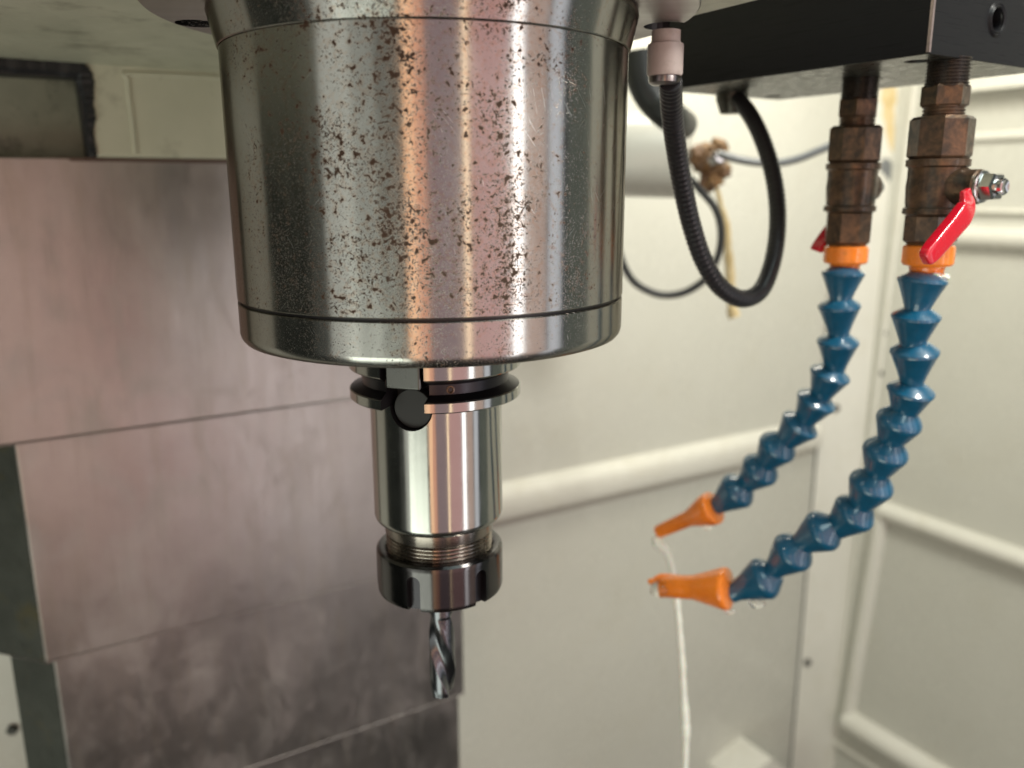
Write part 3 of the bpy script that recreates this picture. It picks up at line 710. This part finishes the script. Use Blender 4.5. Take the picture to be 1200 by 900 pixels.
# ================================================================== black ribbed hose loop
hp = [(785, 92, None)]
top_ = V((sr.x, sr.y, 57))
hose = empty('ribbed_hose', top_, 'black ribbed hose looping from the spindle flange up to the manifold block', 'hose')
Y0 = sr.y
hz = lambda y: at_y(785, y, Y0).z
build('pale_sleeve', lathe([(5.2, hz(36)), (5.2, hz(48)), (5.6, hz(51)), (6.35, hz(52)), (6.5, hz(54)), (6.5, hz(86)), (6.1, hz(89)), (5.2, hz(90))], (sr.x, sr.y, 0), n=40), M['fitting'], hose)
build('crimp_ring', lathe([(5.6, hz(88.5)), (5.9, hz(91)), (5.7, hz(97)), (4.4, hz(100))], (sr.x, sr.y, 0), n=40), M['flangeface'], hose)
px = [(786, 96), (787, 125), (790, 155), (795, 190), (802, 228), (811, 266), (824, 304), (843, 335), (868, 350), (890, 342), (903, 315), (910, 280), (911, 243), (906, 205), (895, 168), (881, 138), (866, 118), (858, 110)]
pts = []
for i, (x, y) in enumerate(px):
    f = i/(len(px)-1); pts.append(at_y(x, y, Y0+(hc.y-Y0)*(f**0.9)))
pts[-1] = hc - V((0, 0, 1)); sp_ = spline(pts, 26)
build('hose_tube', tube(sp_, lambda i, L: 4.15+(0.11 if i % 4 < 2 else -0.11), 22), M['rubber'], hose, angle=60)

# ================================================================== valves and jointed hoses
def hexprism(r, z0, z1, c, tw=0.0, n=6, ch=0.8):
    return lathe([(r-ch, z0), (r, z0-ch) if z0 > z1 else (r, z0+ch), (r, z1+ch) if z0 > z1 else (r, z1-ch), (r-ch, z1)], c, (0, 0, 1), n, tw=tw)
def threads(r, z0, z1, c, pitch=1.3, dep=0.55):
    pr = []; z = z0
    while z > z1: pr += [(r, z), (r, z-pitch*0.3), (r-dep, z-pitch*0.5), (r-dep, z-pitch*0.75)]; z -= pitch
    return lathe(pr+[(r, z1)], c, n=40)
def rrect(w, h, n=6, e=0.35):
    out = []
    for k in range(20):
        a = 2*pi*k/20; ca, sa = cos(a), sin(a)
        out.append((w/2*math.copysign(abs(ca)**e, ca), h/2*math.copysign(abs(sa)**e, sa)))
    return out
def sweep_flat(pts, dims, wdir):
    """loft rounded rectangles along pts; dims=[(width,thick)], wdir = direction of the thickness"""
    rings = []; L = len(pts)
    for i, p in enumerate(pts):
        t = (V(pts[min(i+1, L-1)])-V(pts[max(i-1, 0)])).normalized(); n_ = (V(wdir)-t*V(wdir).dot(t)).normalized(); s_ = t.cross(n_)
        rings.append([V(p)+s_*a+n_*b for a, b in rrect(*dims[i])])
    return loft(rings)
def valve(x0, y0, x1, Y, label, stem_dir, stem_len, lever_pts, tw, up=0.0):
    """levels in the picture rows of the right hand valve, scaled to this one"""
    t = at_y(x0, y0, Y); c = V((t.x, t.y, 0))
    v = empty('ball_valve', V((c.x, c.y, -28)), label, 'valve', 'brass ball valves under the manifold block')
    Zs = lambda mm: zb-mm                              # distance below the block
    build('threaded_nipple', threads(8.1, zb+1, Zs(9.5), c), M['oilybrass'], v)
    build('small_hex', hexprism(9.0, Zs(8.8), Zs(17.2), c, tw), M['brass'], v, smooth=False)
    build('lower_thread', threads(7.9, Zs(17), Zs(21.5), c), M['brass'], v)
    build('large_hex', hexprism(12.0, Zs(20.8), Zs(37.2), c, tw+0.15, 8, 1.3), M['brass'], v, smooth=False)
    bz = build('valve_body', lathe([(11.3, Zs(37)), (12.0, Zs(37.4)), (12.0, Zs(39.8)), (11.0, Zs(40.5)), (10.9, Zs(44)), (11.2, Zs(48)), (10.8, Zs(54)), (10.6, Zs(56)), (11.5, Zs(56.5)), (11.6, Zs(58.6)), (10.4, Zs(59.2)), (9.5, Zs(60))], c, n=48), M['brass'], v)
    build('end_hex', hexprism(10.4, Zs(59), Zs(73.6-up), c, tw+0.3, 8, 0.8), M['brass'], v, smooth=False)
    build('seal_bead', lathe([(8.3, Zs(73.4-up)), (9.0, Zs(74.0-up)), (8.4, Zs(74.8-up))], c, n=32), M['gunk'], v)
    sd_ = V(stem_dir).normalized(); sc_ = V((c.x, c.y, Zs(48.0)))
    build('bonnet', lathe([(7.6, 3), (7.4, 12), (6.7, 13.5), (6.7, stem_len-9), (6.1, stem_len-8.2)], sc_, sd_, 28), M['brass'], v)
    build('washer', lathe([(6.0, stem_len-8.5), (6.2, stem_len-8.2), (6.2, stem_len-7.2), (5.5, stem_len-6.8)], sc_, sd_, 30), M['bright'], v)
    build('stem_nut', lathe([(5.2, stem_len-7), (5.6, stem_len-6.2), (5.6, stem_len-2.2), (5.0, stem_len-1.3), (3.3, stem_len-1.1)], sc_, sd_, 6), M['bright'], v, smooth=False)
    build('stem_end', lathe([(3.2, stem_len-2), (3.2, stem_len+0.9), (2.6, stem_len+1.3), (1.6, stem_len+1.0), (0, stem_len+0.7)], sc_, sd_, 28), M['bright'], v)
    tip = sc_+sd_*(stem_len-7.6)
    if lever_pts:
        pts_ = [at_plane(q[0], q[1], tip+sd_*q[2], sd_) for q in lever_pts] if len(lever_pts[0]) == 5 else [tip+Uu*a+V((0, 0, b))+sd_*c_ + Vv*e for a, b, c_, e, w, th_ in lever_pts]
        lever_pts = [(0, 0, 0, 0, q[-2], q[-1]) for q in lever_pts]
        ps = []; dm_ = []
        for i in range(len(pts_)-1):
            for k in range(4):
                f = k/4; 
                a, b, c_, d_ = pts_[max(i-1, 0)], pts_[i], pts_[i+1], pts_[min(i+2, len(pts_)-1)]
                ps.append(0.5*((2*b)+(c_-a)*f+(2*a-5*b+4*c_-d_)*f*f+(3*b-a-3*c_+d_)*f**3))
                dm_.append((lever_pts[i][4]*(1-f)+lever_pts[i+1][4]*f, lever_pts[i][5]*(1-f)+lever_pts[i+1][5]*f))
        ps.append(pts_[-1]); dm_.append(lever_pts[-1][4:6])
        lv = build('lever', sweep_flat(ps, dm_, sd_), M['red'], v, angle=70)
        sb = lv.modifiers.new('round', 'SUBSURF'); sb.levels = 1; sb.render_levels = 2
    return v, c
LR = [(1131, 222, 0.3, 4.5, 2.0), (1132, 231, 0.4, 5.5, 2.4), (1133, 241, 1.0, 8.6, 3.4), (1128, 252, 1.4, 9.4, 4.4), (1112, 271, 1.4, 8.4, 4.8), (1094, 292, 1.4, 8.0, 4.8), (1086, 301, 1.4, 7.0, 4.2), (1083, 305, 1.4, 4.2, 2.6)]
v1, c1 = valve(1112, 74, 0, 350, 'tarnished brass valve with red lever in front and bright nut, right of the pair', -Vv, 27, LR, 0.25, 3.4)
LL = [(0, 2, 0, 0, 4, 2.2), (0, -5, 0.3, 5, 7, 3), (0, -13, -4, 8, 7, 4.2), (0, -20, -9, 11, 7, 4.4), (0, -28, -15, 13, 6, 4.2), (0, -30, -16, 13.5, 5, 3)]
v2, c2 = valve(1009, 90, 0, 400, 'darker tarnished brass valve with its red lever mostly hidden behind, left of the pair', Uu, 19, LL, 0.6)

def seg_mesh():
    pr = [(4.8, 2.9), (5.8, 2.6), (7.8, 1.5), (9.1, 0.75), (9.6, 0.4), (9.75, 0.0), (9.75, -0.7), (9.35, -1.3), (7.8, -4.4), (6.4, -7.4), (5.3, -10.0), (4.9, -11.4), (4.6, -13.4)]
    vs, fs = lathe(pr, n=40)
    return mesh_of('segment', vs, fs, M['blue'], True, angle=28)
def bead_mesh():
    pr = [(4.3, 6.0), (4.9, 5.4), (6.2, 4.3), (7.9, 2.9), (9.0, 1.8), (9.5, 0.9), (9.65, 0.3), (9.65, -0.6), (9.3, -1.3), (7.9, -4.2), (6.2, -7.2), (4.9, -10.0), (4.4, -11.4), (4.2, -13.4)]
    vs, fs = lathe(pr, n=40); return mesh_of('segment', vs, fs, M['blue'], True, angle=40)
BEAD = bead_mesh()
SEG = seg_mesh()
def noz_mesh(name, pr):
    vs, fs = lathe(pr, n=48); return mesh_of(name, vs, fs, M['orange'], True, angle=40)
def jointed(name, bead_from, rims, ztop, c, Y0, Y1, nozpx, noz_prof, label, toppx, slant=False):
    h = empty('jointed_coolant_hose', V((c.x, c.y, ztop)), label, 'coolant hose', 'blue jointed coolant hoses')
    build('orange_collar', lathe([(9.2, ztop+0.6), (9.9, ztop), (10.0, ztop-1), (10.0, ztop-6.6), (9.4, ztop-7.6), (7.4, ztop-8.0), (7.0, ztop-8.4), (6.6, ztop-10.6), (7.4, ztop-12.2), (8.0, ztop-13)], (c.x, c.y, 0), n=40), M['orange'], h, angle=28)
    wet = [lump((c.x+6.2*cos(a), c.y+6.2*sin(a), ztop-12.0+0.5*sin(3*a)), 1.9, seed=int(a*10)+3, k=0.3, sq=(1.3, 1, 0.75)) for a in (-2.3, -1.5, -0.9, -0.2, 0.5)]
    build('coolant_froth', join(*wet), M['milk'], h)
    n_ = len(rims); P3 = []
    for i, (x, y) in enumerate(rims):
        f = i/(n_-1); P3.append(at_y(x, y, Y0+(Y1-Y0)*f*f))
    tipc = at_y(nozpx[0], nozpx[1], Y1+24); nzr = at_y(nozpx[2], nozpx[3], Y1+3)
    allp = [V((P3[0].x*0.5+c.x*0.5, P3[0].y*0.5+c.y*0.5, ztop+14))]+P3+[nzr, tipc]
    for i, p in enumerate(P3):
        a = allp[i]; b = allp[i+2]; dirn = ((p-a).normalized()*0.35+(b-p).normalized()*0.65+V((random.uniform(-.04, .04), random.uniform(-.05, .05), random.uniform(-.04, .04)))).normalized()
        L = (b-p).length; zs = max(0.9, min(1.25, L/13.4))
        place('segment', BEAD if i >= bead_from else SEG, p, h, (-dirn).to_track_quat('Z', 'Y'), (p.y/Y0, p.y/Y0, zs*p.y/Y0))
    dn = (tipc-nzr); L = dn.length
    pr = [(r, -z*L) for r, z in noz_prof]
    me = noz_mesh('nozzle', pr)
    nz = place('nozzle', me, nzr, h, (-dn).to_track_quat('Z', 'Y'))
    return h, nz, nzr, tipc
ztop = zb-75.3
R_RIMS = [(1081, 328), (1073.5, 370), (1072, 411), (1067.5, 457), (1053.5, 494), (1037.5, 530), (1021, 568), (1001, 601), (964, 622), (929, 647), (895, 678)]
L_RIMS = [(988, 320), (983.5, 358), (982, 400), (973, 438), (957, 469), (938, 497), (911, 524), (891, 550), (864, 575)]
RN = [(4.2, -0.02), (9.4, -0.012), (10.6, 0.0), (11.0, 0.02), (11.0, 0.055), (10.5, 0.10), (8.7, 0.26), (7.0, 0.42), (6.5, 0.46), (6.3, 0.6), (6.0, 0.88), (5.6, 0.90), (3.4, 0.87), (3.1, 0.7), (0.1, 0.7)]
LN = [(4.2, -0.02), (8.6, -0.012), (9.3, 0.0), (9.4, 0.05), (9.0, 0.11), (7.4, 0.24), (5.6, 0.37), (4.7, 0.44), (4.3, 0.7), (3.9, 1.0), (3.0, 1.0), (2.6, 0.8), (0.1, 0.8)]
hR, nzR, rR, tR = jointed('r', 4, R_RIMS, ztop+3.4, c1, 348, 396, (768, 686.5, 853, 690), RN, 'blue jointed hose on the right valve, its orange nozzle only dripping', None)
hL, nzL, rL, tL = jointed('l', 6, L_RIMS, ztop, c2, 398, 438, (772, 623, 836, 595), LN, 'blue jointed hose on the left valve, its orange nozzle pouring coolant', None)
# nozzle tongue and clear drop on the right nozzle
tg = [at_y(x, y, 418) for x, y in ((800, 680), (782, 677.5), (770, 679), (763.5, 683))]
tgm = sweep_flat(spline(tg, 3), [(5, 2.6)]*6+[(4.0, 2.4), (3.4, 2.2), (3.0, 2.0), (2.2, 1.6)], CF)
build('chipped_tongue', tgm, M['orange'], nzR, rR) if False else build('nozzle_tip_chip', join(lump(at_y(766, 682, 418), 1.9, seed=3, k=0.2, sq=(1.5, 1, 1)), tgm), M['orange'], hR)

# ================================================================== coolant
jet = [(768, 629), (771, 637), (780, 646), (786, 660), (790, 680), (793, 705), (796, 735), (799, 775), (801, 810), (803, 850), (803, 885), (802, 930), (800, 990)]
jp = spline([at_y(x, y, 460) for x, y in jet], 10); rj = random.Random(12)
ws = [1.8, 3.3, 2.5, 2.0, 1.9, 2.1, 1.8, 2.2, 1.9, 3.1, 2.0, 2.3, 2.0]
def jr(i, L):
    f = i/(L-1)*(len(ws)-1); a = min(int(f), len(ws)-2); return (ws[a]+(ws[a+1]-ws[a])*(f-a))*(1+0.07*sin(i*0.9)+0.05*sin(i*2.3+1))
o = build('coolant_stream', tube(jp, jr, 16), M['milk'], None, jp[0]); tag(o, 'thin milky stream of coolant falling from the far orange nozzle', 'coolant stream')
def drop(x, y, Y, r, label, sq=(1, 1, 1)):
    c = at_y(x, y, Y); vf = lump((0, 0, 0), r, seed=int(x), k=0.06, sq=sq)
    o = place('coolant_drop', mesh_of('coolant_drop', vf[0], vf[1], M['water'], True, angle=180), c); tag(o, label, 'drop', 'clear coolant drops')
drop(887, 707, 392, 2.8, 'clear coolant drop under the last blue joint of the near hose', (1.5, 1, 0.8))
drop(829, 617, 445, 2.5, 'clear coolant drop under the far orange nozzle', (1.5, 1, 0.7))
drop(775, 690, 414, 4.8, 'large clear coolant drop clinging to the tip of the near nozzle', (1.25, 1, 1.0))
drop(855, 716, 398, 2.0, 'small coolant drop under the wide end of the near nozzle', (1.4, 1, 0.7))

S.cycles.samples = 128
